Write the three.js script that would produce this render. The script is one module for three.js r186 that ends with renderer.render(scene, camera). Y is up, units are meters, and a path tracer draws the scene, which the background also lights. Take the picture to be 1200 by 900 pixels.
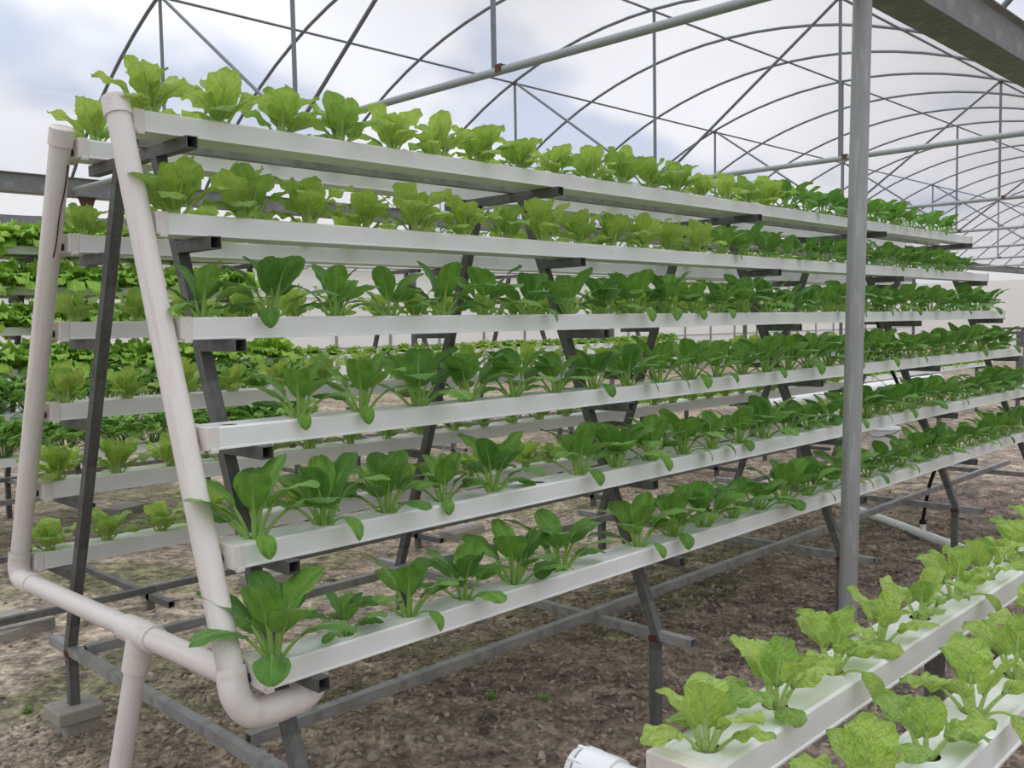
import * as THREE from 'three';
import { mergeGeometries, mergeVertices } from 'three/addons/utils/BufferGeometryUtils.js';
import { RoundedBoxGeometry } from 'three/addons/geometries/RoundedBoxGeometry.js';

// ---------------------------------------------------------------- camera
const scene = new THREE.Scene();
const camera = new THREE.PerspectiveCamera(44.29, 4 / 3, 0.05, 300);
camera.position.set(-1.3345, 1.53, 2.9091);
{
  const right = new THREE.Vector3(0.69697, -0.01725, 0.71689), up = new THREE.Vector3(0.05843, 0.99775, -0.0328), fwd = new THREE.Vector3(0.71471, -0.06474, -0.69642);
  camera.quaternion.setFromRotationMatrix(new THREE.Matrix4().makeBasis(right, up, fwd.clone().negate()));
}
camera.updateMatrixWorld();
const renderer = new THREE.WebGLRenderer({ antialias: true });
renderer.toneMapping = THREE.LinearToneMapping;
renderer.toneMappingExposure = 1.22;
renderer.shadowMap.enabled = true;

// ---------------------------------------------------------------- noise and random numbers
function rng(seed) { let a = seed >>> 0; return () => { a = (a + 0x6D2B79F5) | 0; let t = Math.imul(a ^ (a >>> 15), 1 | a); t = (t + Math.imul(t ^ (t >>> 7), 61 | t)) ^ t; return ((t ^ (t >>> 14)) >>> 0) / 4294967296; }; }
function hash3(x, y, z) { let h = Math.imul(x, 374761393) + Math.imul(y, 668265263) + Math.imul(z, 2147483647 ^ 0x5bd1e995); h = Math.imul(h ^ (h >>> 13), 1274126177); return ((h ^ (h >>> 16)) >>> 0) / 4294967296; }
const sm = t => t * t * (3 - 2 * t), lerp = (a, b, t) => a + (b - a) * t, clamp = (x, a, b) => Math.min(b, Math.max(a, x));
const sstep = (a, b, x) => sm(clamp((x - a) / (b - a), 0, 1));
function noise3(x, y, z, px = 0, py = 0) {   // px, py: whole periods for tiling, 0 for none
  const xi = Math.floor(x), yi = Math.floor(y), zi = Math.floor(z), u = sm(x - xi), v = sm(y - yi), w = sm(z - zi);
  const X = k => px ? ((xi + k) % px + px) % px : xi + k, Y = k => py ? ((yi + k) % py + py) % py : yi + k;
  const a = X(0), b = X(1), c = Y(0), d = Y(1);
  return lerp(lerp(lerp(hash3(a, c, zi), hash3(b, c, zi), u), lerp(hash3(a, d, zi), hash3(b, d, zi), u), v),
    lerp(lerp(hash3(a, c, zi + 1), hash3(b, c, zi + 1), u), lerp(hash3(a, d, zi + 1), hash3(b, d, zi + 1), u), v), w);
}
function fbm(x, y, z, oct, p = 0) { let s = 0, a = 0.5, n = 0; for (let i = 0; i < oct; i++) { s += a * noise3(x, y, z + i * 17, p, p); n += a; x *= 2; y *= 2; z *= 2; p *= 2; a *= 0.5; } return s / n; }

// ---------------------------------------------------------------- sky: bright overcast with bluish gaps; it is the only light
{
  const W = 1024, H = 512, data = new Float32Array(W * H * 4);
  for (let j = 0; j < H; j++) {
    const el = (j + 0.5) / H * Math.PI - Math.PI / 2, cy = Math.cos(el), sy = Math.sin(el);
    for (let i = 0; i < W; i++) {
      const az = (i + 0.5) / W * 2 * Math.PI, x = Math.cos(az) * cy, z = Math.sin(az) * cy;
      const h = Math.max(sy, 0) + 0.35;
      const n = fbm(x / h * 3.4 + 11, z / h * 3.4 + 5, 3.1, 5), m = fbm(x / h * 1.1 + 41, z / h * 1.1 + 8, 9.1, 3);
      const gap = sstep(0.47, 0.6, n * 0.75 + m * 0.25) * 0.85, b = (0.95 + 0.6 * (fbm(x * 3, sy * 6, z * 3, 5) - 0.5)) * (1 + 2 * Math.max(sy, 0)) / 3;   // overcast: brighter towards the zenith
      const k = (j * W + i) * 4;
      data[k] = lerp(1.0, 0.52, gap) * b; data[k + 1] = lerp(1.0, 0.61, gap) * b; data[k + 2] = lerp(1.02, 0.78, gap) * b; data[k + 3] = 1;
    }
  }
  const t = new THREE.DataTexture(data, W, H, THREE.RGBAFormat, THREE.FloatType);
  t.mapping = THREE.EquirectangularReflectionMapping; t.magFilter = t.minFilter = THREE.LinearFilter; t.colorSpace = THREE.LinearSRGBColorSpace; t.needsUpdate = true;
  scene.background = t; scene.environment = t;
  scene.backgroundIntensity = scene.environmentIntensity = 1.7;
}

// ---------------------------------------------------------------- textures and materials
function tex(size, fn, srgb = true, rep = 1) {
  const d = new Uint8Array(size * size * 4);
  for (let j = 0; j < size; j++) for (let i = 0; i < size; i++) { const c = fn(i / size, j / size), k = (j * size + i) * 4; d[k] = clamp(c[0], 0, 255); d[k + 1] = clamp(c[1], 0, 255); d[k + 2] = clamp(c[2], 0, 255); d[k + 3] = 255; }
  const t = new THREE.DataTexture(d, size, size); t.wrapS = t.wrapT = THREE.RepeatWrapping; t.magFilter = THREE.LinearFilter; t.minFilter = THREE.LinearMipmapLinearFilter; t.generateMipmaps = true;
  if (srgb) t.colorSpace = THREE.SRGBColorSpace; t.repeat.set(rep, rep); t.needsUpdate = true; return t;
}
const grey = v => [v, v, v], rad = d => d * Math.PI / 180;
const steelMap = (base, spread, seed) => tex(256, (u, v) => {
  const a = fbm(u * 8, v * 8, seed, 4, 8), b = noise3(u * 64, v * 6, seed + 3, 64, 6), s = sstep(0.62, 0.72, fbm(u * 5, v * 5, seed + 9, 4, 5));
  const g = base + spread * (a - 0.5) * 2 + 10 * (b - 0.5) + 14 * s; return [g + 2, g + 2, g];
}, true, 3);
const M = {};
M.steel = new THREE.MeshStandardMaterial({ map: steelMap(102, 20, 2), roughness: 0.55, metalness: 0.25 });
M.steelPale = new THREE.MeshStandardMaterial({ map: steelMap(150, 22, 5), roughness: 0.5, metalness: 0.3 });
M.post = new THREE.MeshStandardMaterial({ map: steelMap(164, 12, 15), roughness: 0.5, metalness: 0.25 });
M.roofSteel = new THREE.MeshStandardMaterial({ color: '#7f8286', roughness: 0.55, metalness: 0.35 });
M.tieSteel = new THREE.MeshStandardMaterial({ color: '#a4a9a8', roughness: 0.5, metalness: 0.3 });
M.gutter = new THREE.MeshStandardMaterial({ map: steelMap(128, 12, 11), roughness: 0.6, metalness: 0.25 });
M.primer = new THREE.MeshStandardMaterial({ color: '#63423a', roughness: 0.85 });
M.rust = new THREE.MeshStandardMaterial({ color: '#5a3326', roughness: 0.9 });
const pvcMap = tex(512, (u, v) => { const a = fbm(u * 6, v * 6, 4, 4, 6), s = sstep(0.6, 0.74, fbm(u * 12, v * 3, 8, 4, 12)); return [244 - 6 * a - 4 * s, 243 - 6 * a - 5 * s, 241 - 7 * a - 8 * s]; });
M.pvc = new THREE.MeshStandardMaterial({ map: pvcMap, roughness: 0.38 });
const pipeMap = tex(512, (u, v) => { const a = fbm(u * 8, v * 8, 14, 4, 8), s = sstep(0.56, 0.75, fbm(u * 10, v * 4, 18, 4, 10)); return [240 - 10 * a - 8 * s, 233 - 10 * a - 12 * s, 226 - 10 * a - 17 * s]; });
M.pipe = new THREE.MeshStandardMaterial({ map: pipeMap, roughness: 0.4 });
M.pipeNew = new THREE.MeshStandardMaterial({ color: '#efefee', roughness: 0.3 });
M.black = new THREE.MeshStandardMaterial({ color: '#1c1c1e', roughness: 0.6 });
M.concrete = new THREE.MeshStandardMaterial({ map: tex(256, (u, v) => { const a = fbm(u * 10, v * 10, 3, 5, 10), s = noise3(u * 128, v * 128, 6, 128, 128); return [158 + 30 * (a - .5) + 14 * (s - .5), 152 + 30 * (a - .5) + 14 * (s - .5), 142 + 30 * (a - .5) + 14 * (s - .5)]; }, true, 2), roughness: 0.95 });
M.ply = new THREE.MeshStandardMaterial({ map: tex(256, (u, v) => { const a = fbm(u * 3, v * 40, 3, 4), b = fbm(u * 6, v * 6, 9, 4, 6); const g = 44 * (a - .5) + 40 * (b - .5); return [138 + g, 119 + g, 103 + g]; }), roughness: 0.9 });
M.film = new THREE.MeshPhysicalMaterial({ color: '#fafbff', roughness: 0.34, transmission: 0.95, thickness: 0, ior: 1.35, side: THREE.DoubleSide });
M.filmClear = new THREE.MeshPhysicalMaterial({ color: '#ffffff', roughness: 0.05, transmission: 0.99, thickness: 0, ior: 1.2, specularIntensity: 0.1, side: THREE.DoubleSide });
M.filmMilky = new THREE.MeshPhysicalMaterial({ color: '#f4f3f0', roughness: 0.9, transmission: 0.7, thickness: 0, ior: 1.4, side: THREE.DoubleSide });
M.shade = new THREE.MeshStandardMaterial({ color: '#77787c', roughness: 0.95, side: THREE.DoubleSide });
M.bucket = new THREE.MeshStandardMaterial({ color: '#dcdee0', roughness: 0.4 });

// soil: a 4 m tile of crumbs, clods and fine litter
const soilMap = tex(2048, (u, v) => {
  const a = fbm(u * 6, v * 6, 1, 5, 6), c = fbm(u * 40, v * 40, 7, 3, 40), f = noise3(u * 256, v * 256, 2, 256, 256), q = noise3(u * 400, v * 400, 5, 400, 400);
  const e = fbm(u * 90, v * 90, 27, 3, 90), r = Math.abs(noise3((u + v) * 12, (v - u) * 40 + 200, 19) - .5); let g = 150 + 60 * (a - .5) + 80 * (c - .5) + 95 * (e - .5) + 60 * (f - .5) + 50 * (r - .2); if (q > 0.92) g += 50; if (q < 0.06) g -= 40;
  return [g, g * 0.985, g * 0.965];
}, true, 0.25);
const soilBump = tex(2048, (u, v) => grey(255 * clamp(0.5 * fbm(u * 40, v * 40, 7, 3, 40) + 0.35 * fbm(u * 120, v * 120, 21, 2, 120) + 0.2 * noise3(u * 300, v * 300, 9, 300, 300), 0, 1)), false, 0.25);
M.soil = new THREE.MeshStandardMaterial({ map: soilMap, bumpMap: soilBump, bumpScale: 0.035, roughness: 1, vertexColors: true });
M.stone = new THREE.MeshStandardMaterial({ color: '#ffffff', roughness: 1 });

// leaves: u runs across the blade (0.5 = midrib), v from stalk to tip
function leafTex(blade, vein, stalk, o) {
  return tex(256, (u, v) => {
    const t = Math.abs(u - 0.5) * 2, n = fbm(u * 7, v * 7, o.seed, 4), n2 = fbm(u * 26, v * 26, o.seed + 4, 3);
    const rib = 1 - sstep(0.0, lerp(0.13, 0.03, v), t), ang = v * o.veins - t * o.lean, side = Math.abs(ang - Math.round(ang)) * 2;
    let k = Math.max(rib * 0.95, (1 - sstep(0.0, 0.16, side)) * o.veinK * (1 - t * 0.55) * sstep(0.3, 0.36, v) * sstep(0.02, 0.1, t));
    k = clamp(k + (n2 - 0.5) * o.crink, 0, 1);
    const w = 1 - sstep(0.32, 0.5, v), m = 1 + (n - 0.5) * o.mottle, y = sstep(0.55, 0.8, fbm(u * 3, v * 3, o.seed + 30, 3)) * o.yellow;
    const c = [0, 1, 2].map(i => lerp(lerp(blade[i] * m, vein[i], k), stalk[i], clamp(w * rib * 1.3, 0, 1)));
    return [lerp(c[0], 205, y), lerp(c[1], 205, y), lerp(c[2], 70, y)];
  });
}
const leafBump = (veins, lean, fine) => tex(256, (u, v) => { const t = Math.abs(u - .5) * 2, ang = v * veins - t * lean, side = Math.abs(ang - Math.round(ang)) * 2; return grey(255 * clamp(0.55 + 0.35 * lerp(1, sstep(0, .3, side), sstep(.3, .36, v) * sstep(.02, .1, t)) - 0.4 * (1 - sstep(0, .08, t)) + fine * (fbm(u * 22, v * 22, 5, 3) - .5), 0, 1)); }, false);
const leafMat = (map, bump, bs, tr, coat) => new THREE.MeshPhysicalMaterial({ map, bumpMap: bump, bumpScale: bs, roughness: 0.92, transmission: tr, thickness: 0, ior: 1.35, specularIntensity: 0.4, clearcoat: coat, clearcoatRoughness: 0.42, side: THREE.DoubleSide });
const chB = leafBump(7, 2.2, .5), paB = leafBump(8, 2.0, 1.1);
const chO = { veins: 7, lean: 2.2, veinK: 0.22, crink: 0.1, mottle: 0.35, yellow: 0 }, paO = { veins: 8, lean: 2.0, veinK: 0.4, crink: 0.16, mottle: 0.2, yellow: 0.1 };
M.choy = [[112, 160, 66], [124, 170, 70], [100, 148, 64]].map((b, i) => leafMat(leafTex(b, [150, 192, 104], [172, 206, 110], { ...chO, seed: 3 + i }), chB, 0.003, 0.38, 0.3));
M.pale = [[172, 204, 90], [184, 212, 100], [156, 194, 88]].map((b, i) => leafMat(leafTex(b, [200, 222, 124], [206, 226, 150], { ...paO, seed: 13 + i }), paB, 0.006, 0.48, 0.2));
M.frill = [[190, 224, 100], [170, 212, 90]].map((b, i) => leafMat(leafTex(b, [160, 200, 90], [170, 205, 100], { ...paO, seed: 23 + i }), paB, 0.006, 0.35, 0.15));
M.herb = leafMat(leafTex([168, 212, 116], [150, 196, 110], [150, 196, 110], { ...paO, seed: 33 }), paB, 0.002, 0.35, 0.1);

// ---------------------------------------------------------------- scene helpers
const used = new Map();
function numbered(name) { const n = used.get(name) || 0; used.set(name, n + 1); return n ? `${name}_${String(n).padStart(3, '0')}` : name; }
function tag(o, label, category, group, kind) { o.userData.label = label; if (category) o.userData.category = category; if (group) o.userData.group = group; if (kind) o.userData.kind = kind; return o; }
function thing(name, label, category, pos = [0, 0, 0], group, kind) { const g = new THREE.Group(); g.name = numbered(name); g.position.set(...pos); scene.add(g); return tag(g, label, category, group, kind); }
// geometry in world coordinates becomes a part of a thing
function part(parent, name, geo, mat, label) {
  if (Array.isArray(geo)) geo = geo.length > 1 ? mergeGeometries(geo.map(g => { const n = g.index ? g.toNonIndexed() : g; for (const a of Object.keys(n.attributes)) if (!['position', 'normal', 'uv'].includes(a)) n.deleteAttribute(a); return n; })) : geo[0];
  geo.translate(-parent.position.x, -parent.position.y, -parent.position.z);
  const m = new THREE.Mesh(geo, mat); m.name = name; m.castShadow = m.receiveShadow = true; if (label) m.userData.label = label; parent.add(m); return m;
}
function subpart(parent, holder, name, geo, mat, label) { const m = part(holder, name, geo, mat, label); parent.add(m); return m; }
function single(name, geo, mat, label, category, group, kind) { const m = new THREE.Mesh(geo, mat); m.name = numbered(name); m.castShadow = m.receiveShadow = true; scene.add(m); return tag(m, label, category, group, kind); }
const V = (x, y, z) => new THREE.Vector3(x, y, z);
function orient(g, a, b) {  // +Z of g runs from a to b, Y stays as upright as it can
  const d = b.clone().sub(a).normalize(), ref = Math.abs(d.y) > 0.9 ? V(1, 0, 0) : V(0, 1, 0), x = ref.clone().cross(d).normalize(), y = d.clone().cross(x);
  g.applyMatrix4(new THREE.Matrix4().makeBasis(x, y, d).setPosition(a)); return g;
}
function sq(a, b, w = 0.035, h = w, t = 0.0025) {  // hollow rectangular tube, open at both ends
  const s = new THREE.Shape(); s.moveTo(-w / 2, -h / 2); s.lineTo(w / 2, -h / 2); s.lineTo(w / 2, h / 2); s.lineTo(-w / 2, h / 2); s.closePath();
  const p = new THREE.Path(); p.moveTo(-w / 2 + t, -h / 2 + t); p.lineTo(-w / 2 + t, h / 2 - t); p.lineTo(w / 2 - t, h / 2 - t); p.lineTo(w / 2 - t, -h / 2 + t); p.closePath(); s.holes.push(p);
  return orient(new THREE.ExtrudeGeometry(s, { depth: a.distanceTo(b), bevelEnabled: false }), a, b);
}
function rod(a, b, r, seg = 12, r2 = r) { const L = a.distanceTo(b), g = new THREE.CylinderGeometry(r2, r, L, seg, 1); g.rotateX(Math.PI / 2); g.translate(0, 0, L / 2); return orient(g, a, b); }
function bend(pts, r, seg = 24, rad = 14) { return new THREE.TubeGeometry(new THREE.CatmullRomCurve3(pts, false, 'centripetal'), seg, r, rad, false); }
function box(x0, x1, y0, y1, z0, z1) { const g = new THREE.BoxGeometry(x1 - x0, y1 - y0, z1 - z0); g.translate((x0 + x1) / 2, (y0 + y1) / 2, (z0 + z1) / 2); return g; }
function rbox(x0, x1, y0, y1, z0, z1, r = 0.006, s = 2) { const g = new RoundedBoxGeometry(x1 - x0, y1 - y0, z1 - z0, s, r); g.translate((x0 + x1) / 2, (y0 + y1) / 2, (z0 + z1) / 2); return g; }
const ONES = ['zeroth', 'first', 'second', 'third', 'fourth', 'fifth', 'sixth', 'seventh', 'eighth', 'ninth', 'tenth', 'eleventh', 'twelfth', 'thirteenth', 'fourteenth', 'fifteenth', 'sixteenth', 'seventeenth', 'eighteenth', 'nineteenth'];
const TENS = [, , 'twenty', 'thirty', 'forty', 'fifty', 'sixty'], TENTH = [, , 'twentieth', 'thirtieth', 'fortieth', 'fiftieth', 'sixtieth'];
const ord = n => n < 20 ? ONES[n] : n % 10 ? `${TENS[Math.floor(n / 10)]}-${ONES[n % 10]}` : TENTH[n / 10];

// ---------------------------------------------------------------- ground
function groundY(x, z) {
  const far = Math.hypot(x - 2, z);
  let y = -0.055 * sstep(-0.3, 0.8, z) + 0.05 * (fbm(x * 0.5 + 9, z * 0.5 + 3, 2, 3) - 0.5);
  if (far < 16) { const rough = lerp(0.35, 1, sstep(-0.6, 0.3, z)); y += rough * (0.035 * (fbm(x * 3.1, z * 3.1, 5, 3) - 0.5) + 0.03 * (fbm(x * 11, z * 11, 8, 2) - 0.5) + 0.014 * Math.abs(noise3(x * 26, z * 26, 4) - 0.5)); const u = (x + z) * 0.7, v = (z - x) * 0.7; y += 0.042 * sstep(-0.2, 0.5, z) * (Math.abs(noise3(u * 5, v * 15, 12) - 0.5) + 0.6 * Math.abs(noise3(u * 11, v * 30, 14) - 0.5)); }
  return y;
}
{
  const axis = (lo, a, b, hi, fine, grow) => { const r = []; for (let t = a; t < b; t += fine) r.push(t); let s = fine; for (let t = b; t < hi; t += s) { r.push(t); s *= grow; } r.push(hi); s = fine; const l = []; for (let t = a - s; t > lo; t -= s) { l.push(t); s *= grow; } l.push(lo); return [...l.reverse(), ...r]; };
  const xs = axis(-12, -1.2, 7.5, 64, 0.028, 1.06), zs = axis(-24, -2.6, 2.4, 18, 0.028, 1.06), nx = xs.length, nz = zs.length;
  const pos = new Float32Array(nx * nz * 3), uv = new Float32Array(nx * nz * 2), col = new Float32Array(nx * nz * 3), idx = [];
  const wet = [0.31, 0.245, 0.195], dry = [0.42, 0.345, 0.255], moss = [0.235, 0.24, 0.11], tan = [0.50, 0.42, 0.33];
  for (let j = 0; j < nz; j++) for (let i = 0; i < nx; i++) {
    const k = j * nx + i, x = xs[i], z = zs[j]; pos.set([x, groundY(x, z), z], k * 3); uv.set([x, z], k * 2);
    const a = fbm(x * 0.9, z * 0.9, 31, 4), b = fbm(x * 1.7 + 5, z * 1.7, 41, 4), f = fbm(x * 7, z * 7, 51, 3);
    const back = sstep(0.35, 0.55, sstep(0.35, -0.75, z) * 0.75 + (a - 0.5) * 0.9 + 0.08 + 0.3 * sstep(5, 8, x)), mo = sstep(0.53, 0.63, b * 0.8 + f * 0.2 + (z > 0.1 ? -0.16 : 0.0)) * (x > 6 ? 0.2 : 0.75), ta = sstep(0.5, 0.62, a) * back;
    for (let c = 0; c < 3; c++) col[k * 3 + c] = 2.35 * lerp(lerp(lerp(wet[c], dry[c], back), tan[c], ta * 0.7), moss[c], mo) * lerp(0.85, 1.15, f);
    if (i < nx - 1 && j < nz - 1) idx.push(k, k + nx, k + 1, k + 1, k + nx, k + nx + 1);
  }
  const g = new THREE.BufferGeometry(); g.setAttribute('position', new THREE.BufferAttribute(pos, 3)); g.setAttribute('uv', new THREE.BufferAttribute(uv, 2)); g.setAttribute('color', new THREE.BufferAttribute(col, 3)); g.setIndex(idx); g.computeVertexNormals();
  single('floor', g, M.soil, 'bare brown trodden soil of the greenhouse with mossy patches', 'ground', null, 'structure');
  // clods, pebbles and weeds
  const R = rng(77), ico = new THREE.IcosahedronGeometry(1, 1), pa = ico.attributes.position;
  for (let i = 0; i < pa.count; i++) { const p = V().fromBufferAttribute(pa, i), s = 0.72 + 0.5 * noise3(p.x * 1.7 + 5, p.y * 1.7 + 5, p.z * 1.7 + 5); pa.setXYZ(i, p.x * s, p.y * s * 0.7, p.z * s); }
  ico.computeVertexNormals();
  const N = 26000, im = new THREE.InstancedMesh(ico, M.stone, N), m = new THREE.Matrix4(), q = new THREE.Quaternion(), c = new THREE.Color(); im.name = numbered('soil_clods');
  for (let i = 0; i < N; i++) {
    let x, z, s; if (i < 21000) { x = -1 + 7 * Math.pow(R(), 1.5); z = -1.0 + 2.9 * R(); } else { x = -0.5 + 8 * R(); z = -3 + 5 * R(); }
    s = 0.003 + 0.011 * Math.pow(R(), 2.6) + (R() < 0.03 ? 0.014 * R() : 0);
    q.setFromEuler(new THREE.Euler(R() * 6, R() * 6, R() * 6)); m.compose(V(x, groundY(x, z) + s * 0.2, z), q, V(s * (0.8 + 0.7 * R()), s * (0.6 + 0.5 * R()), s)); im.setMatrixAt(i, m);
    const t = R(); c.setRGB(lerp(0.2, 0.46, t), lerp(0.155, 0.39, t), lerp(0.12, 0.31, t)); im.setColorAt(i, c);
  }
  im.castShadow = im.receiveShadow = true; scene.add(im); tag(im, 'loose clods and pebbles strewn over the soil', 'pebbles', null, 'stuff');
}

// ---------------------------------------------------------------- greenhouse shell
const ZR = 1.2, ZL = -7.05, ZC = (ZR + ZL) / 2, HALF = (ZR - ZL) / 2, Y0 = 3.0, RISE = 1.72, RAD = (HALF * HALF + RISE * RISE) / (2 * RISE), BAY = 2 * HALF;
const roofY = (z, zc = ZC) => Y0 + RISE - RAD + Math.sqrt(Math.max(0, RAD * RAD - (z - zc) * (z - zc)));
const XT = k => 2.5 + 4.34 * k, STEP = 4.34 / 3;
function archCurve(x, zc, up = 0) { const p = []; for (let i = 0; i <= 20; i++) { const z = zc - HALF + 2 * HALF * i / 20; p.push(V(x, roofY(z, zc) + up, z)); } return p; }
const bayName = ['over the tiered rack', 'over the left bay', 'over the right bay'];
[ZC, ZC - BAY, ZC + BAY].forEach((zc, bay) => {
  const s0 = bay ? -1 : -5, s1 = bay === 0 ? 27 : bay === 1 ? 16 : 10;
  for (let k = s0; k <= s1; k++) {
    const x = XT(0) + STEP * k, truss = ((k % 3) + 3) % 3 === 0;
    if (bay === 2 && k < 0 && !truss) continue;
    if (bay === 1 && k < 6) continue;
    const far = k > 14, arch = () => bend(archCurve(x, zc), 0.0165, 28, far ? 5 : 7);
    const place = k < 0 ? `${ord(-k)} from the steel post, standpipe side` : k === 0 ? 'at the tall steel post' : `${ord(k)} beyond the steel post`;
    if (!truss) { single('roof_arch', arch(), M.roofSteel, `thin roof arch ${bayName[bay]}, ${place}`, 'roof arch', 'roof arches', 'structure'); continue; }
    const t = thing('roof_truss', `galvanised roof truss with tie bar ${bayName[bay]}, ${place}`, 'roof truss', [x, Y0, zc], 'roof trusses', 'structure');
    part(t, 'arch', arch(), M.roofSteel);
    part(t, 'tie_bar', rod(V(x, 2.94, zc - HALF), V(x, 2.94, zc + HALF), 0.024, 10), M.tieSteel);
    for (const dz of [-2.0, 0, 2.0]) {
      part(t, 'hanger', rod(V(x, 2.94, zc + dz), V(x, roofY(zc + dz, zc), zc + dz), dz ? 0.0155 : 0.017, 8), M.roofSteel);
      part(t, 'weld_joint', box(x - 0.026, x + 0.026, 2.93, 2.972, zc + dz + 0.03, zc + dz + 0.075), M.primer, 'red primer patch');
      if (dz) { part(t, 'brace', rod(V(x, 2.95, zc + 0.03 * Math.sign(dz)), V(x, roofY(zc + dz, zc) - 0.01, zc + dz), 0.0145, 8), M.roofSteel); part(t, 'joint', box(x - 0.022, x + 0.022, roofY(zc + dz, zc) - 0.042, roofY(zc + dz, zc) - 0.005, zc + dz - 0.02, zc + dz + 0.02), M.primer, 'red primer joint'); }
    }
  }
  const X0 = bay === 1 ? 11 : bay ? 0.8 : -4.9, X1 = XT(0) + STEP * s1;
  if (bay < 2) for (const dz of [-2, 0, 2]) single('roof_purlin', rod(V(X0, roofY(zc + dz, zc) - 0.02, zc + dz), V(X1, roofY(zc + dz, zc) - 0.02, zc + dz), 0.0125, 8), M.roofSteel, `long thin roof purlin ${bayName[bay]}, ${dz < 0 ? 'on its far slope' : dz ? 'on its near slope' : 'along its ridge'}`, 'purlin', null, 'structure');
  // film sheet with thickness-free transmission, lying just above the arches
  const nx = 60, nz = 26, pos = [], idx = [], uv = [], FX0 = -9, FX1 = 46;
  for (let j = 0; j <= nz; j++) for (let i = 0; i <= nx; i++) { const x = lerp(FX0, FX1, i / nx), z = zc - HALF + 2 * HALF * j / nz; pos.push(x, roofY(z, zc) + 0.022 + 0.012 * (noise3(x * 1.3, z * 1.3, 6) - 0.5), z); uv.push(x, z); if (i < nx && j < nz) { const k = j * (nx + 1) + i; idx.push(k, k + nx + 1, k + 1, k + 1, k + nx + 1, k + nx + 2); } }
  const g = new THREE.BufferGeometry(); g.setAttribute('position', new THREE.Float32BufferAttribute(pos, 3)); g.setAttribute('uv', new THREE.Float32BufferAttribute(uv, 2)); g.setIndex(idx); g.computeVertexNormals();
  single('ceiling', g, bay === 1 ? M.filmClear : M.film, `clear plastic roof film ${bayName[bay]}`, 'roof film', null, 'structure');
});
// gutters, with posts and brackets below them
for (const [z, nm] of [[ZR, 'overhead beside the tall steel post'], [ZL, 'along the far side of the rack bay'], [ZL - BAY, 'at the foot of the left bay']]) {
  const s = new THREE.Shape(), w = 0.095, pts = [[-w, 0], [w, 0], [w, 0.16], [w + 0.03, 0.175], [w + 0.03, 0.18], [w - 0.005, 0.168], [w - 0.005, 0.005], [-w + 0.005, 0.005], [-w + 0.005, 0.168], [-w - 0.03, 0.18], [-w - 0.03, 0.175], [-w, 0.16]];
  pts.forEach(([a, b], i) => i ? s.lineTo(a, b) : s.moveTo(a, b));
  const g = new THREE.ExtrudeGeometry(s, { depth: 54, bevelEnabled: false }); g.rotateY(Math.PI / 2); g.translate(-8.5, 2.885, z);
  single('roof_gutter', g, M.gutter, `long galvanised rain gutter ${nm}`, 'gutter', null, 'structure');
}
function gutterPost(x, z, y0, lean, label, r = 0.038) {
  const t = thing('steel_post', label, 'post', [x, y0, z], 'gutter posts');
  part(t, 'pole', rod(V(x, y0, z), V(x + lean[0], 2.885, z + lean[1]), r, 20), M.post);
  part(t, 'base_flange', rod(V(x, y0, z), V(x, y0 + 0.012, z), r * 1.9, 16), M.post);
  return t;
}
gutterPost(2.5, 1.151, groundY(2.5, 1.151), [0, 0.055], 'tall round galvanised post in front of the tiered rack');
for (let k = 1; k < 4; k++) gutterPost(XT(k), ZR, groundY(XT(k), ZR), [0, 0], `galvanised gutter post beside the aisle, ${ord(k)} beyond the tall front post`);
for (let k = 0; k < 6; k++) {
  const x = XT(k) + 0.15, t = thing('steel_post', `slender post with red bracket under the far gutter, ${ord(k + 1)} along it`, 'post', [x, 0, ZL], 'gutter posts');
  part(t, 'pole', sq(V(x, -0.02, ZL), V(x, 2.885, ZL), 0.06), M.steel);
  const s = new THREE.Shape(); s.moveTo(-0.09, 2.885); s.lineTo(0.09, 2.885); s.lineTo(0.03, 2.72); s.lineTo(-0.03, 2.72); s.closePath();
  const g = new THREE.ExtrudeGeometry(s, { depth: 0.02, bevelEnabled: false }); g.translate(x, 0, ZL + 0.03); part(t, 'bracket', g, M.primer, 'red primer bracket');
  part(t, 'brace', rod(V(x, 2.75, ZL), V(x - 1.1, 2.35, ZL - 0.9), 0.012, 6), M.roofSteel);
}
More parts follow.
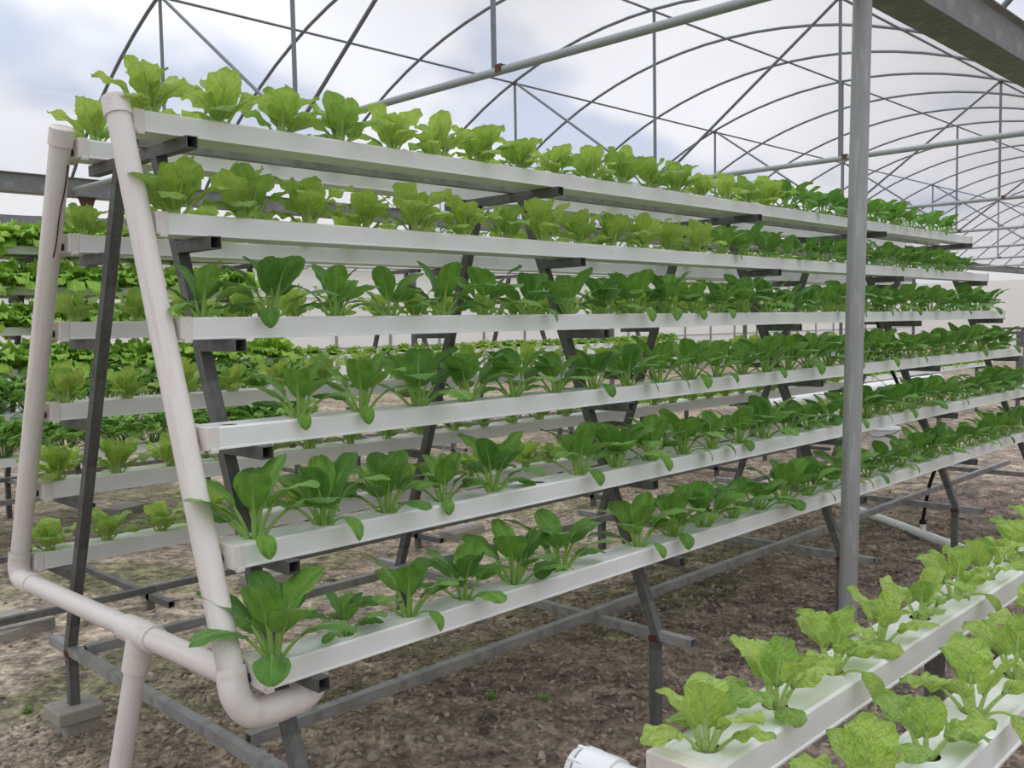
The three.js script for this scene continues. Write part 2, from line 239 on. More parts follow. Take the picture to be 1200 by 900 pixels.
// side wall of the left bay and end walls
{
  const zW = ZL - BAY - 0.15, t = thing('wall_left', 'milky plastic side wall behind the racks', 'wall', [18, 0, zW], null, 'structure');
  part(t, 'plastic_sheet', box(-9, 46, -0.1, 3.3, zW - 0.004, zW + 0.004), M.filmMilky);
  part(t, 'shade_curtain', (() => { const p = []; for (let i = 0; i <= 220; i++) { const x = -9 + 55 * i / 220, h = 0.06 * (fbm(x * 0.8, 2, 3, 3) - 0.5); p.push([x, 3.62 + 2.2 * h, 0.05 * Math.sin(x * 9)]); } const pos = [], idx = [], uv = []; p.forEach(([x, y, d], i) => { pos.push(x, 3.2, zW + 0.12 + d, x, y, zW + 0.1 + d * 0.5); uv.push(x, 0, x, 1); if (i < 220) { const k = i * 2; idx.push(k, k + 1, k + 2, k + 2, k + 1, k + 3); } }); const g = new THREE.BufferGeometry(); g.setAttribute('position', new THREE.Float32BufferAttribute(pos, 3)); g.setAttribute('uv', new THREE.Float32BufferAttribute(uv, 2)); g.setIndex(idx); g.computeVertexNormals(); return g; })(), M.shade, 'gathered grey shade cloth');
  for (let k = 0; k < 30; k++) part(t, 'stud', box(-6 + k * 1.6, -6 + k * 1.6 + 0.05, 0, 3.2, zW + 0.01, zW + 0.06), M.steelPale);
  part(t, 'rail', rod(V(-9, 1.0, zW + 0.05), V(46, 1.0, zW + 0.05), 0.02, 6), M.steelPale);
  single('wall_right', box(-9, 46, -0.1, 3.0, ZR + BAY - 0.004, ZR + BAY + 0.004), M.filmMilky, 'milky plastic side wall of the right bay', 'wall', null, 'structure');
  single('wall_back', box(45.9, 45.91, -0.1, 3.1, ZL - BAY, ZR + BAY), M.filmMilky, 'milky plastic end wall far down the bays', 'wall', null, 'structure');
}

// ---------------------------------------------------------------- the tiered A-frame rack
// per tier: [height of the bracket centre, reach of the bracket tip from the middle]
const TIERS = [[2.063, 0.346], [1.769, 0.460], [1.481, 0.576], [1.195, 0.695], [0.903, 0.806], [0.622, 0.925]];
const TUBE = 0.035, TW = 0.115, TH = 0.06;
function rackFrame(name, label, x0, n, gap, zc, o = {}) {
  const t = thing(name, label, 'rack', [x0 + gap * (n - 1) / 2, 0, zc]), legZ = y => lerp(0.134, 0.80, (2.045 - y) / (2.045 - 0.34));
  for (let i = 0; i < n; i++) {
    const x = x0 + gap * i;
    part(t, 'top_bar', sq(V(x, 2.063, zc - 0.346), V(x, 2.063, zc + 0.346)), M.steel);
    part(t, 'base_bar', sq(V(x, 0.321, zc - 0.93), V(x, 0.321, zc + 0.972)), M.steelPale);
    for (const s of [-1, 1]) {
      const zb = s > 0 ? 0.80 : 0.75, lz = y => lerp(0.134, zb, (2.045 - y) / (2.045 - 0.345));
      part(t, 'leg', sq(V(x, 2.046, zc + s * 0.134), V(x, 0.30, zc + s * lz(0.30)), 0.036, 0.036), M.steel);
      const gy = (o.feet && o.feet[`${i},${s}`]) ?? groundY(x, zc + s * zb) - 0.03;
      part(t, 'foot_post', sq(V(x, 0.32, zc + s * zb), V(x, gy, zc + s * zb), 0.036, 0.036), M.steel);
      part(t, 'weld', rbox(x - 0.021, x + 0.021, 0.295, 0.318, zc + s * zb - 0.021, zc + s * zb + 0.021, 0.004, 1), M.rust, 'rusty weld');
      for (let k = 1; k < 6; k++) { const [y, z] = TIERS[k]; part(t, 'bracket', sq(V(x, y, zc + s * (lz(y) + 0.012)), V(x, y, zc + s * z)), M.steel); }
    }
  }
  const xa = x0 - 0.04, xb = x0 + gap * (n - 1) + 0.45;
  part(t, 'base_rail', sq(V(x0 + 0.0185, 0.345, zc + 0.505), V(xb, 0.345, zc + 0.505)), M.steelPale);
  part(t, 'base_rail', sq(V(x0 + 0.0185, 0.335, zc - 0.66), V(xb, 0.335, zc - 0.66)), M.steelPale);
  part(t, 'ridge_rail', sq(V(xa, 2.098, zc + 0.075), V(xb - 0.4, 2.098, zc + 0.075)), M.steelPale);
  return t;
}
const segU = (() => {   // cross-section of the gully, closed ring
  const w = TW / 2, h = TH, half = [[w + .003, 0], [w + .003, .004], [w, .006], [w, h - .005], [w - .005, h], [w - .013, h - .001], [w - .013, h - .003], [w - .006, h - .0035], [w - .0025, h - .007], [w - .0025, .003]];
  const s = new THREE.Shape(); [...half, ...half.slice().reverse().map(([a, b]) => [-a, b])].forEach(([a, b], i) => i ? s.lineTo(a, b) : s.moveTo(a, b)); s.closePath(); return s;
})();
function gully(x0, x1, y, zc, holes) {
  const u = new THREE.ExtrudeGeometry(segU, { depth: x1 - x0, bevelEnabled: false }); u.rotateY(Math.PI / 2); u.translate(x0, y, zc);
  const s = new THREE.Shape(), w = TW / 2 - 0.010; s.moveTo(x0, -w); s.lineTo(x1, -w); s.lineTo(x1, w); s.lineTo(x0, w); s.closePath();
  for (const hx of holes) if (hx > x0 + 0.03 && hx < x1 - 0.03) { const p = new THREE.Path(); p.absarc(hx, 0, 0.0235, 0, Math.PI * 2, true); s.holes.push(p); }
  const g = new THREE.ExtrudeGeometry(s, { depth: 0.002, bevelEnabled: false, curveSegments: 7 }); g.rotateX(-Math.PI / 2); g.translate(0, y + TH - 0.0045, zc);
  return [u, g];
}
function trough(label, x0, x1, y, zc, o = {}) {
  const t = thing('growing_trough', label, 'trough', [(x0 + x1) / 2, y, zc], o.group), cuts = [x0, ...(o.joints || []), x1];
  for (let i = 0; i < cuts.length - 1; i++) part(t, 'gully', gully(cuts[i] + (i ? 0.0015 : 0), cuts[i + 1], y, zc, o.holes || []), o.mat || M.pvc);
  for (const j of o.joints || []) part(t, 'coupling', box(j - 0.03, j + 0.03, y + 0.006, y + TH - 0.006, zc - TW / 2 + 0.004, zc + TW / 2 - 0.004).toNonIndexed(), M.pvc);
  for (const [x, s] of [[x0, -1], [x1, 1]]) {
    const a = s < 0 ? x - 0.005 : x - 0.03, e = s < 0 ? x + 0.03 : x + 0.005;
    const cap = part(t, 'end_cap', rbox(a, e, y - 0.002, y + TH + 0.002, zc - TW / 2 - 0.003, zc + TW / 2 + 0.003, 0.004), M.pipe, 'cream end cap');
    if (!o.plain) for (const d of [-1, 1]) subpart(cap, t, 'clip', rbox(a + 0.008, e - 0.004, y - 0.009, y + 0.004, zc + d * (TW / 2 - 0.003) - 0.009, zc + d * (TW / 2 - 0.003) + 0.009, 0.003, 1), M.pipe);
  }
  return t;
}
const XA = 0, GAP = 1.6, XEND = 6.52, PITCH = 0.22;
rackFrame('a_frame_rack', 'tall A-frame rack of grey square steel tube carrying tiered white troughs', XA, 5, GAP, 0, { feet: { '1,1': -0.035, '0,-1': 0.112 } });
const TIERN = ['top', 'second highest', 'third highest', 'fourth highest', 'fifth highest', 'lowest'];
const JOINT = [[3.4], [2.9], [3.2], [2.45], [1.66], [1.245]];
const holesFrom = (x0, x1) => { const r = []; for (let x = x0; x < x1 - 0.06; x += PITCH) r.push(x); return r; };
const FX = [-0.08, -0.07, -0.065, -0.06, -0.06, -0.086], rows = [];
TIERS.forEach(([y, z], k) => {
  const yb = y + TUBE / 2 + 0.001;
  const hf = holesFrom(FX[k], XEND), hb = holesFrom(-0.03, XEND);
  trough(`white trough on the ${TIERN[k]} tier, front side of the tall tiered rack`, -0.15, XEND + 0.03 * k, yb, z - 0.035 - TW / 2, { holes: hf, joints: JOINT[k], group: 'front troughs of the tiered rack' });
  trough(`white trough on the ${TIERN[k]} tier, rear side of the tall tiered rack`, -0.1, XEND, yb, -(z - 0.03 - TW / 2), { holes: hb, joints: [JOINT[k][0] + 0.5], group: 'rear troughs of the tiered rack' });
  rows.push({ k, side: 'front', y: yb + TH, z: z - 0.035 - TW / 2, xs: hf }, { k, side: 'rear', y: yb + TH, z: -(z - 0.03 - TW / 2), xs: hb });
});

// ---------------------------------------------------------------- PVC drain pipes at the end of the rack
{
  const t = thing('drain_manifold', 'cream PVC drain pipes joining the trough ends of the tiered rack', 'pipe', [-0.17, 0, 0]), r = 0.033;
  const fx = -0.192, bx = -0.145, ft = V(fx, 2.125, 0.302), fb = V(fx, 0.66, 0.815), bt = V(bx, 2.13, -0.235), bb = V(bx, 0.70, -0.807);
  for (const [p, q] of [[ft, fb], [bt, bb]]) { const sp = part(t, 'standpipe', rod(q, p, r, 24), M.pipe); const d = p.clone().sub(q).normalize(); const lo = p.clone().addScaledVector(d, -0.012), hi = p.clone().addScaledVector(d, 0.042); subpart(sp, t, 'pipe_cap', [rod(lo, hi, r + 0.005, 24), rod(hi, hi.clone().addScaledVector(d, 0.006), r + 0.005, 24, r - 0.002)], M.pipe); }
  // front foot: elbow under the lowest trough, its outlet turned up into the trough
  const e0 = V(fx, 0.66, 0.815), e1 = V(fx, 0.575, 0.845);
  part(t, 'elbow', [bend([V(fx, 0.69, 0.805), V(fx, 0.625, 0.828), V(fx + 0.03, 0.578, 0.838), V(fx + 0.085, 0.566, 0.838), V(fx + 0.13, 0.566, 0.838)], r + 0.005, 30, 20)], M.pipe);
  part(t, 'elbow', [bend([V(fx + 0.125, 0.566, 0.838), V(fx + 0.18, 0.568, 0.838), V(fx + 0.215, 0.592, 0.838), V(fx + 0.222, 0.638, 0.838)], r + 0.004, 24, 20)], M.pipe);
  part(t, 'elbow', bend([V(bx, 0.725, -0.797), V(bx, 0.665, -0.821), V(bx, 0.627, -0.808), V(bx, 0.615, -0.755), V(bx, 0.615, -0.69)], r + 0.005, 30, 20), M.pipe);
  const c0 = V(bx, 0.615, -0.74), c1 = V(fx, 0.674, 0.80);
  part(t, 'cross_pipe', rod(c0, c1, r - 0.001, 24), M.pipe);
  part(t, 'elbow_socket', rod(V(bx, 0.615, -0.70), V(bx, 0.6155, -0.682), r + 0.0055, 24), M.pipe);
  const at = s => c0.clone().lerp(c1, s), tee = at(0.655), foot = V(-0.245, groundY(-0.245, 0.12) - 0.02, 0.12);
  part(t, 'tee', [rod(at(0.59), at(0.715), r + 0.006, 24), rod(tee, tee.clone().lerp(foot, 0.16), r + 0.006, 24)], M.pipe);
  part(t, 'drain_leg', rod(tee, foot, r - 0.002, 24), M.pipe);
  const crack = []; for (let i = 0; i <= 14; i++) { const q = i / 14, p = bt.clone().lerp(bb, 0.05 + 0.2 * q), f = rad(72 - 50 * q + 6 * Math.sin(q * 9)); crack.push(p.add(V(-0.36, -0.1, 0.93).multiplyScalar(Math.cos(f) * (r - 0.0005)).add(V(0.7, 0, 0.71).multiplyScalar(Math.sin(f) * (r - 0.0005))))); }
  part(t, 'crack', bend(crack, 0.0022, 30, 6), M.rust, 'long dark crack in the rear standpipe');
  TIERS.forEach(([y, z]) => { for (const [s, px, p0, p1] of [[1, fx, fb, ft], [-1, bx, bb, bt]]) { const yy = y + TUBE / 2 + 0.022, zz = lerp(p0.z, p1.z, (yy - p0.y) / (p1.y - p0.y)), x1 = s > 0 ? -0.15 : -0.1; part(t, 'outlet', rod(V(px + 0.02, yy - 0.006, zz), V(x1 - 0.002, yy, s * (z - 0.035 - TW / 2)), 0.0115, 10), M.black, 'black rubber outlet'); } });
}

// ---------------------------------------------------------------- blocks and boards under the feet
{
  const b = thing('concrete_block', 'grey concrete paver under the back foot of the tiered rack', 'block', [0, 0.05, -0.75]);
  part(b, 'slab', rbox(-0.085, 0.085, 0.062, 0.112, -0.83, -0.67, 0.006), M.concrete); part(b, 'lower_slab', rbox(-0.055, 0.08, -0.03, 0.061, -0.82, -0.69, 0.01), M.concrete);
  const p = thing('plywood_pad', 'weathered plywood squares under the front foot of the tiered rack', 'board', [1.6, -0.07, 0.8]);
  const top = rbox(-0.11, 0.11, 0, 0.012, -0.1, 0.1, 0.002, 1); top.rotateY(0.06); top.translate(1.6, -0.047, 0.8); part(p, 'board', top, M.ply);
  const low = rbox(-0.12, 0.12, 0, 0.016, -0.11, 0.11, 0.002, 1); low.rotateY(-0.1); low.translate(1.6, -0.064, 0.8); part(p, 'board', low, M.ply);
  const k = rbox(-0.11, 0.12, 0, 0.1, -0.12, 0.11, 0.02, 2); k.rotateY(0.5); k.translate(1.61, -0.165, 0.83); single('foundation_stone', k, M.concrete, 'rough grey stone under the plywood pad', 'stone');
  for (const [x, z, w, d, r, lab] of [[1.64, -2.08, 0.26, 0.2, 0.2, 'pale concrete slab lying behind the rack between the first two frames'], [3.26, -2.1, 0.34, 0.16, 0.1, 'long concrete block lying behind the second frame of the rack'], [0.2, -2.2, 0.36, 0.34, 0.3, 'pale concrete slab flush with the soil behind the end pipes'], [2.0, -4.9, 0.3, 0.2, 0.4, 'grey concrete block below the leafy background rack']]) {
    const y = groundY(x, z), g = rbox(-w / 2, w / 2, -0.04, 0.06, -d / 2, d / 2, 0.012); g.rotateY(r); g.translate(x, y, z); single('concrete_block', g, M.concrete, lab, 'block');
  }
}

// ---------------------------------------------------------------- leaves and plants
function leafGeo(o) {
  const { L, pet, w, th0, th1, ruf, cup, ns, nt, r0, seed, pr } = o, R = rng(seed), ph = R() * 6, ph2 = R() * 6, fr = o.freq || 9, tw = (R() - 0.5) * (o.twist || 0.5), yaw = (R() - 0.5) * 0.35;
  const cen = []; let x = r0, y = 0; const N = 40;
  for (let i = 0; i <= N; i++) { const s = i / N, th = lerp(th0, th1, Math.pow(s, o.bp || 1.5)); cen.push([x, y, th]); x += Math.cos(th) * L / N; y += Math.sin(th) * L / N; }
  const C = s => { const f = clamp(s, 0, 1) * N, i = Math.min(N - 1, Math.floor(f)), t = f - i; return [0, 1, 2].map(k => lerp(cen[i][k], cen[i + 1][k], t)); };
  const pos = [], uv = [], idx = [];
  for (let i = 0; i <= ns; i++) {
    const q = i / ns, s = pet + (1 - pet) * q, [cx, cy, th] = C(s), wq = w * Math.max(0.03, Math.pow(Math.sin(Math.PI * Math.pow(clamp(q * 0.985 + 0.008, 0, 1), o.wp || 0.85)), o.sharp || 0.62));
    for (let j = 0; j <= nt; j++) {
      const t = j / nt * 2 - 1, n = cup * wq * t * t + ruf * w * Math.pow(Math.abs(t), 1.6) * Math.sin(fr * q * 2.2 + ph + (t > 0 ? ph2 : 0)) + (o.crink || 0) * w * (noise3(q * 9 + seed, t * 5 + 7, 2) - 0.5) * (1 - 0.4 * Math.abs(t)) + tw * t * wq * q;
      const edge = 1 + (o.tooth || 0) * Math.sin(q * 38 + ph + j) * Math.pow(Math.abs(t), 3);
      pos.push(cx - Math.sin(th) * n, cy + Math.cos(th) * n, wq * t * edge + yaw * 0.15 * L * q * q); uv.push(0.5 + t * 0.5, 0.3 + 0.7 * q);
      if (i < ns && j < nt) { const k = i * (nt + 1) + j; idx.push(k, k + 1, k + nt + 1, k + 1, k + nt + 2, k + nt + 1); }
    }
  }
  if (o.piece === 'stalk') { pos.length = uv.length = idx.length = 0; }
  const b = pos.length / 3, ts = o.ts || 8, sg = o.sg || 6, end = pet + (1 - pet) * (o.rib || 0.6);
  if (o.piece !== 'blade') for (let i = 0; i <= ts; i++) {
    const s = end * i / ts, [cx, cy, th] = C(s), q = Math.max(0, (s - pet) / (1 - pet)), rr = pr * lerp(1.25, 0.8, Math.min(1, s / pet)) * Math.pow(1 - q / (o.rib || 0.6) * 0.92, 1), rz = rr * (o.flat || 1.35);
    for (let j = 0; j < sg; j++) { const a = j / sg * Math.PI * 2, n = Math.sin(a) * rr - rr * 0.75, zz = Math.cos(a) * rz + yaw * 0.15 * L * q * q; pos.push(cx - Math.sin(th) * n, cy + Math.cos(th) * n, zz); uv.push(0.5, Math.min(s, 0.3)); if (i < ts) { const k = b + i * sg + j, k2 = b + i * sg + (j + 1) % sg; idx.push(k, k + sg, k2, k2, k + sg, k2 + sg); } }
  }
  const g = new THREE.BufferGeometry(); g.setAttribute('position', new THREE.Float32BufferAttribute(pos, 3)); g.setAttribute('uv', new THREE.Float32BufferAttribute(uv, 2)); g.setIndex(idx); g.computeVertexNormals(); return g;
}

const mk = (geo, mat, name) => { const m = new THREE.Mesh(geo, mat); m.name = name; m.castShadow = m.receiveShadow = true; return m; };
function plantProto(kind, seed, hangs) {
  const R = rng(seed), root = new THREE.Group(), mats = kind === 'choy' ? M.choy : M.pale, m0 = Math.floor(R() * 3), n = kind === 'choy' ? 9 + Math.floor(R() * 2) : kind === 'near' ? 7 + Math.floor(R() * 2) : 8 + Math.floor(R() * 2);
  let az = R() * 6.28, hangAz = 0;
  for (let i = 0; i < n; i++) {
    const a = i / (n - 1), hang = hangs && i === n - 1, mid = Math.sin(Math.PI * (0.2 + 0.65 * a)); let o;
    if (hang) o = { L: 0.145 + 0.03 * R(), pet: 0.5, w: 0.021 + 0.009 * R(), th0: rad(48), th1: rad(-105 - 10 * R()), bp: 1.5, ruf: 0.03, cup: -0.15, ns: 8, nt: 5, pr: 0.003, r0: 0.012, crink: 0.05, sharp: 0.5 };
    else if (kind === 'choy') o = { L: 0.145 + 0.08 * mid + 0.025 * R(), pet: 0.4 - 0.07 * R(), w: (0.029 + 0.019 * mid) * (0.85 + 0.35 * R()), th0: rad(82 - 44 * a + 10 * R()), th1: rad(52 - 86 * a - 40 * R()), bp: 1.6, ruf: 0.05, cup: 0.2 - 0.4 * a, ns: 11, nt: 6, pr: 0.0046, r0: 0.004 + 0.009 * a, crink: 0.14, sharp: 0.46, wp: 1.08 };
    else if (kind === 'near') o = { L: 0.09 + 0.05 * mid + 0.04 * R(), pet: 0.3 + 0.12 * R(), w: (0.03 + 0.013 * R()) * (0.75 + 0.4 * mid), th0: rad(80 - 42 * a + 10 * R()), th1: rad(52 - 80 * a - 50 * R()), bp: 1.6, ruf: 0.1 + 0.08 * R(), freq: 5 + 3 * R(), cup: 0.3 - 0.5 * a, ns: 16, nt: 10, pr: 0.0036, flat: 1.6, r0: 0.003 + 0.009 * a, crink: 0.22, sharp: 0.5, wp: 1.05, tooth: 0.05, ts: 10, sg: 8 };
    else o = { L: 0.11 + 0.055 * mid + 0.035 * R(), pet: 0.2 + 0.1 * R(), w: (0.033 + 0.016 * R()) * (0.75 + 0.4 * mid), th0: rad(86 - 38 * a + 8 * R()), th1: rad(66 - 84 * a - 44 * R()), bp: 1.6, ruf: 0.12 + 0.08 * R(), freq: 5 + 3 * R(), cup: 0.3 - 0.5 * a, ns: 13, nt: 8, pr: 0.0045, flat: 1.6, r0: 0.003 + 0.01 * a, crink: 0.26, sharp: 0.48, wp: 1.08, tooth: 0.05 };
    o.seed = seed * 31 + i; const mat = mats[(m0 + (R() < 0.3 ? 1 : 0)) % 3], split = kind !== 'pale';
    const m = mk(leafGeo({ ...o, piece: split ? 'blade' : '' }), mat, 'leaf'); if (split) m.add(mk(leafGeo({ ...o, piece: 'stalk' }), mat, 'stalk'));
    m.rotation.y = az; if (hang) hangAz = az; az += 2.39996 + (R() - 0.5) * 0.6; root.add(m);
  }
  return { root, hangAz, hangs };
}
const PROTO = { choy: [], pale: [], near: [] };
for (let i = 0; i < 12; i++) PROTO.choy.push(plantProto('choy', 100 + i * 7, i % 2 === 0));
for (let i = 0; i < 10; i++) PROTO.pale.push(plantProto('pale', 300 + i * 7, false));
for (let i = 0; i < 8; i++) PROTO.near.push(plantProto('near', 500 + i * 7, i % 3 === 0));
const PR = rng(4242);
function plant(kind, name, label, category, group, x, y, z, scale, front = 1) {
  const list = PROTO[kind], p = list[Math.floor(PR() * list.length)], c = p.root.clone(), t = PR(); c.name = numbered(name); c.position.set(x, y, z); c.rotation.y = p.hangs ? -front * Math.PI / 2 - p.hangAz + (t - 0.5) * 1.3 : t * 6.283; c.scale.setScalar(scale); scene.add(c); tag(c, label, category, group); return c;
}
for (const r of rows) {
  const tier = TIERN[r.k];
  r.xs.forEach((x, i) => {
    const f = r.side === 'front';
    if (f && ((r.k === 5 && i === 6) || (r.k === 4 && i === 5) || (r.k === 3 && i === 0))) return;
    if (r.k < 2 && f && i === r.xs.length - 1) return;
    const choy = f && (r.k >= 2 || (r.k === 0 && x > 3.55) || (r.k === 1 && x > 2.75));
    let s = (choy ? (r.k < 2 ? 0.86 : 0.95) : f ? 1.0 : 0.92) * (0.84 + 0.3 * PR());
    if (f && r.k === 5 && i === 1) s = 0.62; if (f && r.k > 3 && i === 0) s = 1.12; if (f && r.k < 2 && i < 3) s = 1.05;
    const end = f ? 'from the front standpipe' : 'from the rear standpipe';
    plant(choy ? 'choy' : 'pale', choy ? 'bok_choy' : 'leaf_lettuce', `${choy ? 'dark green bok choy' : 'pale green lettuce'} in the ${tier} ${r.side} trough, ${ord(i + 1)} hole ${end}`, choy ? 'bok choy' : 'lettuce', `${choy ? 'bok choy' : 'lettuces'} in the ${tier} ${r.side} trough`, x, r.y - 0.012, r.z, s);
  });
}

// ---------------------------------------------------------------- low bench beside the camera: two troughs of pale lettuce
{
  const y = 0.79, X1 = 5.2;
  [[2.1, -0.073, 'nearer the tiered rack', -0.15], [2.366, -0.09, 'beside the open aisle', -0.17]].forEach(([z, xs, nm, x0], i) => {
    const h = holesFrom(xs, X1);
    trough(`glossy white trough on the low bench, ${nm}`, x0, X1, y, z, { holes: h, group: 'troughs on the low bench', mat: M.pvc });
    h.forEach((x, k) => plant('near', 'leaf_lettuce', `lettuce in the low bench trough ${nm}, ${ord(k + 1)} from capped pipe`, 'lettuce', `lettuces on the low bench ${nm}`, x, y + TH - 0.012, z, 0.8 + 0.2 * PR()));
  });
  const b = thing('bench_stand', 'grey steel stand under the low lettuce bench', 'stand', [2.4, 0, 2.25]);
  for (const x of [0.9, 2.7, 4.5]) { part(b, 'cross_bar', sq(V(x, y - TUBE / 2 - 0.001, 1.98), V(x, y - TUBE / 2 - 0.001, 2.7)), M.steel); for (const z of [2.1, 2.6]) part(b, 'leg', sq(V(x, y - TUBE, z), V(x, groundY(x, z) - 0.03, z)), M.steel); }
  const p = thing('collector_pipe', 'white capped drain pipe under the low bench ends', 'pipe', [-0.1, 0, 2.3]);
  part(p, 'pipe', rod(V(-0.1, 0.742, 1.87), V(-0.1, 0.742, 3.1), 0.037, 28), M.pipeNew);
  part(p, 'pipe_cap', [rod(V(-0.1, 0.742, 1.87), V(-0.1, 0.742, 1.94), 0.0425, 28), rod(V(-0.1, 0.742, 1.865), V(-0.1, 0.742, 1.85), 0.0425, 28, 0.036), ...[0, 1, 2, 3, 4, 5, 6, 7].map(i => { const a = i / 8 * Math.PI * 2; return box(-0.1 + Math.cos(a) * 0.04 - 0.003, -0.1 + Math.cos(a) * 0.04 + 0.003, 0.742 + Math.sin(a) * 0.04 - 0.003, 0.742 + Math.sin(a) * 0.04 + 0.003, 1.855, 1.885); })], M.pipeNew);
  part(p, 'riser', rod(V(-0.1, 0.742, 2.9), V(-0.1, -0.05, 2.9), 0.037, 20), M.pipeNew);
}
// ---------------------------------------------------------------- background: second rack with frilly lettuce and herbs, benches, frames
function bunch(n, fn, seed) { const R = rng(seed), gs = []; let az = R() * 6; for (let i = 0; i < n; i++) { const g = leafGeo({ ns: 6, nt: 5, ts: 3, sg: 3, seed: seed * 13 + i, ...fn(i / (n - 1), R) }); g.rotateY(az); az += 2.4 + (R() - 0.5) * 0.8; gs.push(g); } return mergeGeometries(gs); }
const frillGeo = [0, 1, 2, 3].map(k => bunch(22, (a, R) => ({ L: 0.07 + 0.05 * R() + 0.05 * a, pet: 0.15, w: 0.022 + 0.014 * R(), th0: rad(88 - 55 * a), th1: rad(60 - 130 * a - 40 * R()), ruf: 0.42, freq: 15, cup: 0.1 - 0.3 * a, pr: 0.0025, r0: 0.004, crink: 0.9, sharp: 0.4, wp: 1.1, tooth: 0.16, ns: 8, nt: 6 }), 500 + k));
const herbGeo = [0, 1, 2].map(k => { const R = rng(700 + k), gs = []; for (let i = 0; i < 130; i++) { const r = 0.115 * Math.sqrt(R()), a = R() * 6.28, top = 0.03 + 0.13 * R() * (1 - r * 3.5), g = leafGeo({ L: 0.05 + 0.02 * R(), pet: 0.3, w: 0.014 + 0.007 * R(), th0: rad(60), th1: rad(-30 + 60 * R()), ruf: 0.2, cup: 0, ns: 4, nt: 3, ts: 2, sg: 3, r0: 0, pr: 0.001, seed: 900 + k * 200 + i, crink: 0.3 }); g.rotateY(R() * 6.28); g.translate(Math.cos(a) * r, top, Math.sin(a) * r); gs.push(g); const st = rod(V(Math.cos(a) * 0.015, 0, Math.sin(a) * 0.015), V(Math.cos(a) * r, top, Math.sin(a) * r), 0.0012, 3); if (i % 2) gs.push(st); } return mergeGeometries(gs); });
const seedGeo = [0, 1].map(k => bunch(5, (a, R) => ({ L: 0.05 + 0.02 * R(), pet: 0.4, w: 0.014, th0: rad(80 - 20 * a), th1: rad(40 - 60 * a), ruf: 0.1, cup: 0.1, pr: 0.0016, r0: 0.002, crink: 0.1, ns: 4, nt: 3 }), 820 + k));
const BR = rng(909);
function tuft(name, geos, mats, label, category, group, x, y, z, s) { const m = single(name, geos[Math.floor(BR() * geos.length)], mats[Math.floor(BR() * mats.length)], label, category, group); m.position.set(x, y, z); m.rotation.y = BR() * 6.28; m.scale.setScalar(s); return m; }
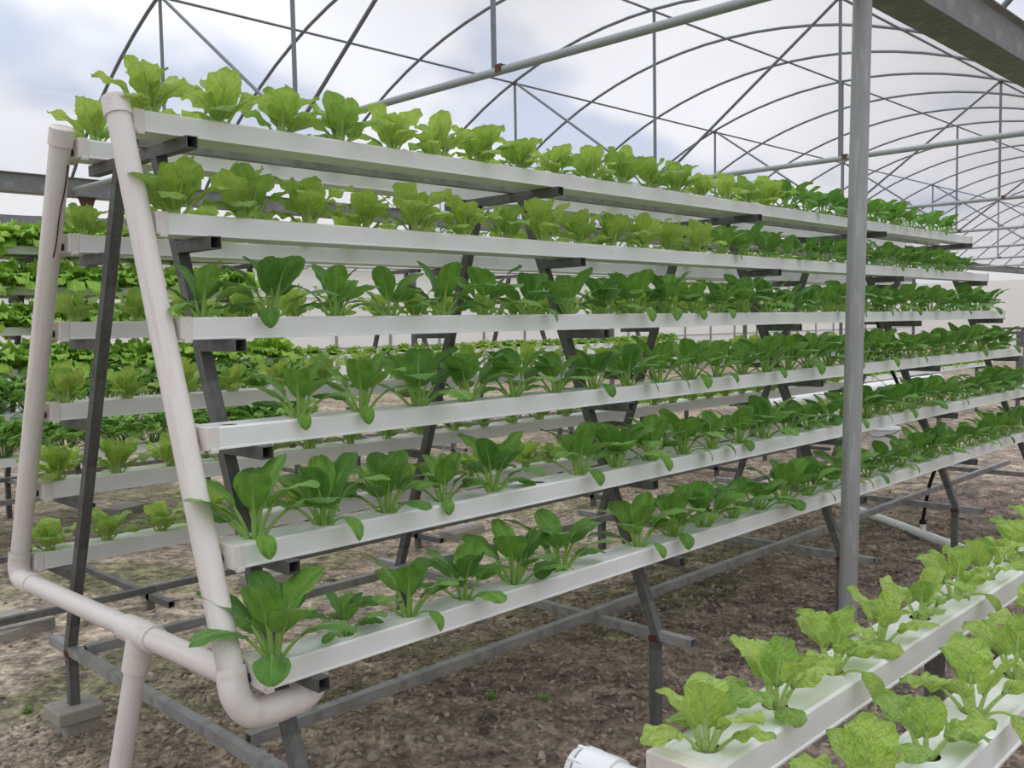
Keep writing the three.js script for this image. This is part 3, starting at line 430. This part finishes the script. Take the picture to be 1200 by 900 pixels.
{
  const zc = -4.65, x0 = -0.6, x1 = 8.9;
  rackFrame('a_frame_rack', 'background A-frame rack behind the tiered rack, carrying frilly lettuce and herbs', x0 + 0.1, 6, 1.76, zc);
  for (let k = 0; k < 6; k++) for (const s of [1, -1]) {
    if (s < 0 && k > 2) continue;
    const [y, z] = TIERS[k], yb = y + TUBE / 2 + 0.001, tz = zc + s * (z - 0.035 - TW / 2), side = s > 0 ? 'front' : 'rear';
    trough(`white trough on the ${TIERN[k]} tier, ${side} side of the background rack`, x0, x1, yb, tz, { plain: true, group: `${side} troughs of the background rack` });
    let n = 0;
    for (let x = 0.35; x < x1 - 0.1; x += 0.2) {
      const yy = yb + TH - 0.006, lush = x < 2.75 + 0.3 * (BR() - 0.5) + (k > 2 ? 0.5 : 0); n++;
      if (lush && k < 4) tuft('frilly_lettuce', frillGeo, M.frill, `frilly lettuce on the ${TIERN[k]} ${side} tier of the background rack, ${ord(n)} along`, 'lettuce', 'frilly lettuces of the background rack', x, yy, tz, 1.75 + 0.45 * BR());
      else if (lush && s > 0) tuft('leafy_herb', herbGeo, [M.herb], `bushy small-leaved herb on the ${TIERN[k]} tier of the background rack, ${ord(n)} along`, 'herb', 'herbs of the background rack', x, yy, tz, 1.5 + 0.35 * BR());
      else if (s > 0 && k > 2) tuft('young_lettuce', frillGeo, M.frill, `half-grown lettuce on the ${TIERN[k]} tier of the background rack, ${ord(n)} along`, 'lettuce', 'half-grown lettuces of the background rack', x, yy, tz, 0.75 + 0.25 * BR());
      else if (s > 0 && BR() < 0.75) tuft('lettuce_seedling', seedGeo, M.frill, `tiny seedling on the ${TIERN[k]} tier of the background rack, ${ord(n)} along`, 'seedling', 'seedlings of the background rack', x, yy, tz, 0.9 + 0.5 * BR());
    }
  }
  // flat bench far behind the rack
  const b = thing('bench_stand', 'low grey stand under the flat lettuce bench behind the rack', 'stand', [10, 0, -2.7]), by = 0.72;
  for (const x of [5.6, 7.8, 10, 12.2, 14.4]) { part(b, 'cross_bar', sq(V(x, by - TUBE / 2 - 0.001, -3.35), V(x, by - TUBE / 2 - 0.001, -2.05)), M.steel); for (const z of [-3.2, -2.2]) part(b, 'leg', sq(V(x, by - TUBE, z), V(x, groundY(x, z) - 0.03, z)), M.steel); }
  for (let r = 0; r < 4; r++) {
    const z = -2.2 - 0.33 * r; trough(`white trough on the flat bench behind the rack, ${ord(r + 1)} from the rack`, 5.2, 15, by, z, { plain: true, group: 'troughs of the flat bench behind the rack' });
    let n = 0; for (let x = 5.35; x < 14.9; x += 0.24) { n++; tuft('young_lettuce', frillGeo, M.frill, `young lettuce in the ${ord(r + 1)} trough of the flat bench, ${ord(n)} along`, 'lettuce', 'young lettuces on the flat bench', x, by + TH - 0.006, z, 0.55 + 0.3 * BR()); }
  }
  const p = thing('supply_pipe', 'thick white pipe with open end lying beside the flat bench', 'pipe', [10, 0.45, -1.75]);
  const s = new THREE.Shape(); s.absarc(0, 0, 0.075, 0, Math.PI * 2); const hp = new THREE.Path(); hp.absarc(0, 0, 0.045, 0, Math.PI * 2, true); s.holes.push(hp);
  const pg = new THREE.ExtrudeGeometry(s, { depth: 5, bevelEnabled: false, curveSegments: 20 }); pg.rotateY(Math.PI / 2); pg.translate(6.95, 0.66, -1.9); part(p, 'pipe', pg, M.pipeNew);
  for (const x of [8, 10, 12]) part(p, 'support', sq(V(x, groundY(x, -1.9) - 0.03, -1.9), V(x, 0.585, -1.9), 0.05), M.steel);
  // empty low frame lying between the racks
  const f = thing('low_frame', 'empty low steel frame lying on blocks behind the tiered rack', 'frame', [4, 0.1, -2.7]);
  for (const z of [-2.05, -3.4]) part(f, 'rail', sq(V(-0.8, 0.115, z), V(9, 0.115, z)), M.steel);
  for (const x of [0.9, 2.8, 4.7, 6.6, 8.5]) { part(f, 'cross_bar', sq(V(x, 0.08, -3.5), V(x, 0.08, -1.8)), M.steel); for (const z of [-2.05, -3.4]) part(f, 'foot', sq(V(x, 0.1, z), V(x, -0.06, z)), M.steel); }
  // stands without troughs, far down the bay
  [[13, -1.2], [15.2, -1.1], [17.4, -1.0], [19.6, -0.9], [17.4, -2.4], [21, -2.2]].forEach(([x, z], i) => { const t = thing('t_stand', `dark bare T-shaped stand far beyond the tiered rack, ${ord(i + 1)} along the bay`, 'stand', [x, 0, z], 'bare T-shaped stands'); part(t, 'post', sq(V(x, -0.03, z), V(x, 1.25, z), 0.05), M.steel); part(t, 'cross_bar', sq(V(x, 1.27, z - 0.35), V(x, 1.27, z + 0.35), 0.04), M.steel); });
}
[[1.32, 0.17, 'beside the front base rail'], [1.46, 0.34, 'in the open soil before the base rail'], [-0.06, -1.07, 'beside the concrete paver']].forEach(([x, z, nm]) => tuft('weed_tuft', herbGeo, [M.herb], `small green weed growing ${nm}`, 'weed', null, x, groundY(x, z) - 0.004, z, 0.17));
// ---------------------------------------------------------------- pipe on the soil, hose, bucket
{
  const a = V(6.6, 0.02, -1.37), b = V(4.55, 0.0, 1.46), t = thing('ground_pipe', 'white PVC pipe lying on the soil across the far rack frames', 'pipe', [5.5, 0, 0]);
  part(t, 'pipe', rod(a, b, 0.032, 18), M.pipeNew);
  const q = a.clone().lerp(b, 0.62); part(t, 'tee', [rod(q.clone().add(V(0, -0.05, 0.02)), q.clone().add(V(0, 0.075, 0.02)), 0.02, 12)], M.pipeNew); part(t, 'collar', rod(q.clone().add(V(0, 0.07, 0.02)), q.clone().add(V(0, 0.1, 0.02)), 0.024, 12), M.black, 'black rubber collar');
  single('black_hose', bend([q.clone().add(V(0, 0.1, 0.02)), V(q.x - 0.12, 0.35, q.z + 0.1), V(q.x - 0.28, 0.62, q.z + 0.2), V(q.x - 0.3, 1.2, q.z - 0.1), V(q.x - 0.3, 2.05, q.z - 0.3)], 0.012, 30, 8), M.black, 'black feed hose rising from the ground pipe through the rack', 'hose');
  const c = [8.6, groundY(8.6, -1.25), -1.25], k = thing('plastic_bucket', 'pale grey plastic bucket on the soil behind the lowest trough', 'bucket', c);
  const pr = [[0, 0.005], [0.13, 0.005], [0.165, 0.33], [0.172, 0.34], [0.18, 0.34], [0.18, 0.36], [0.168, 0.36], [0.16, 0.34], [0.125, 0.02], [0, 0.02]].map(p => new THREE.Vector2(...p)); const lg = new THREE.LatheGeometry(pr, 28); lg.translate(...c); part(k, 'pail', lg, M.bucket);
  part(k, 'handle', bend([V(c[0], c[1] + 0.34, c[2] - 0.18), V(c[0] - 0.1, c[1] + 0.3, c[2] - 0.14), V(c[0] - 0.18, c[1] + 0.27, c[2]), V(c[0] - 0.1, c[1] + 0.3, c[2] + 0.14), V(c[0], c[1] + 0.34, c[2] + 0.18)], 0.004, 20, 6), M.steel);
}

renderer.render(scene, camera);
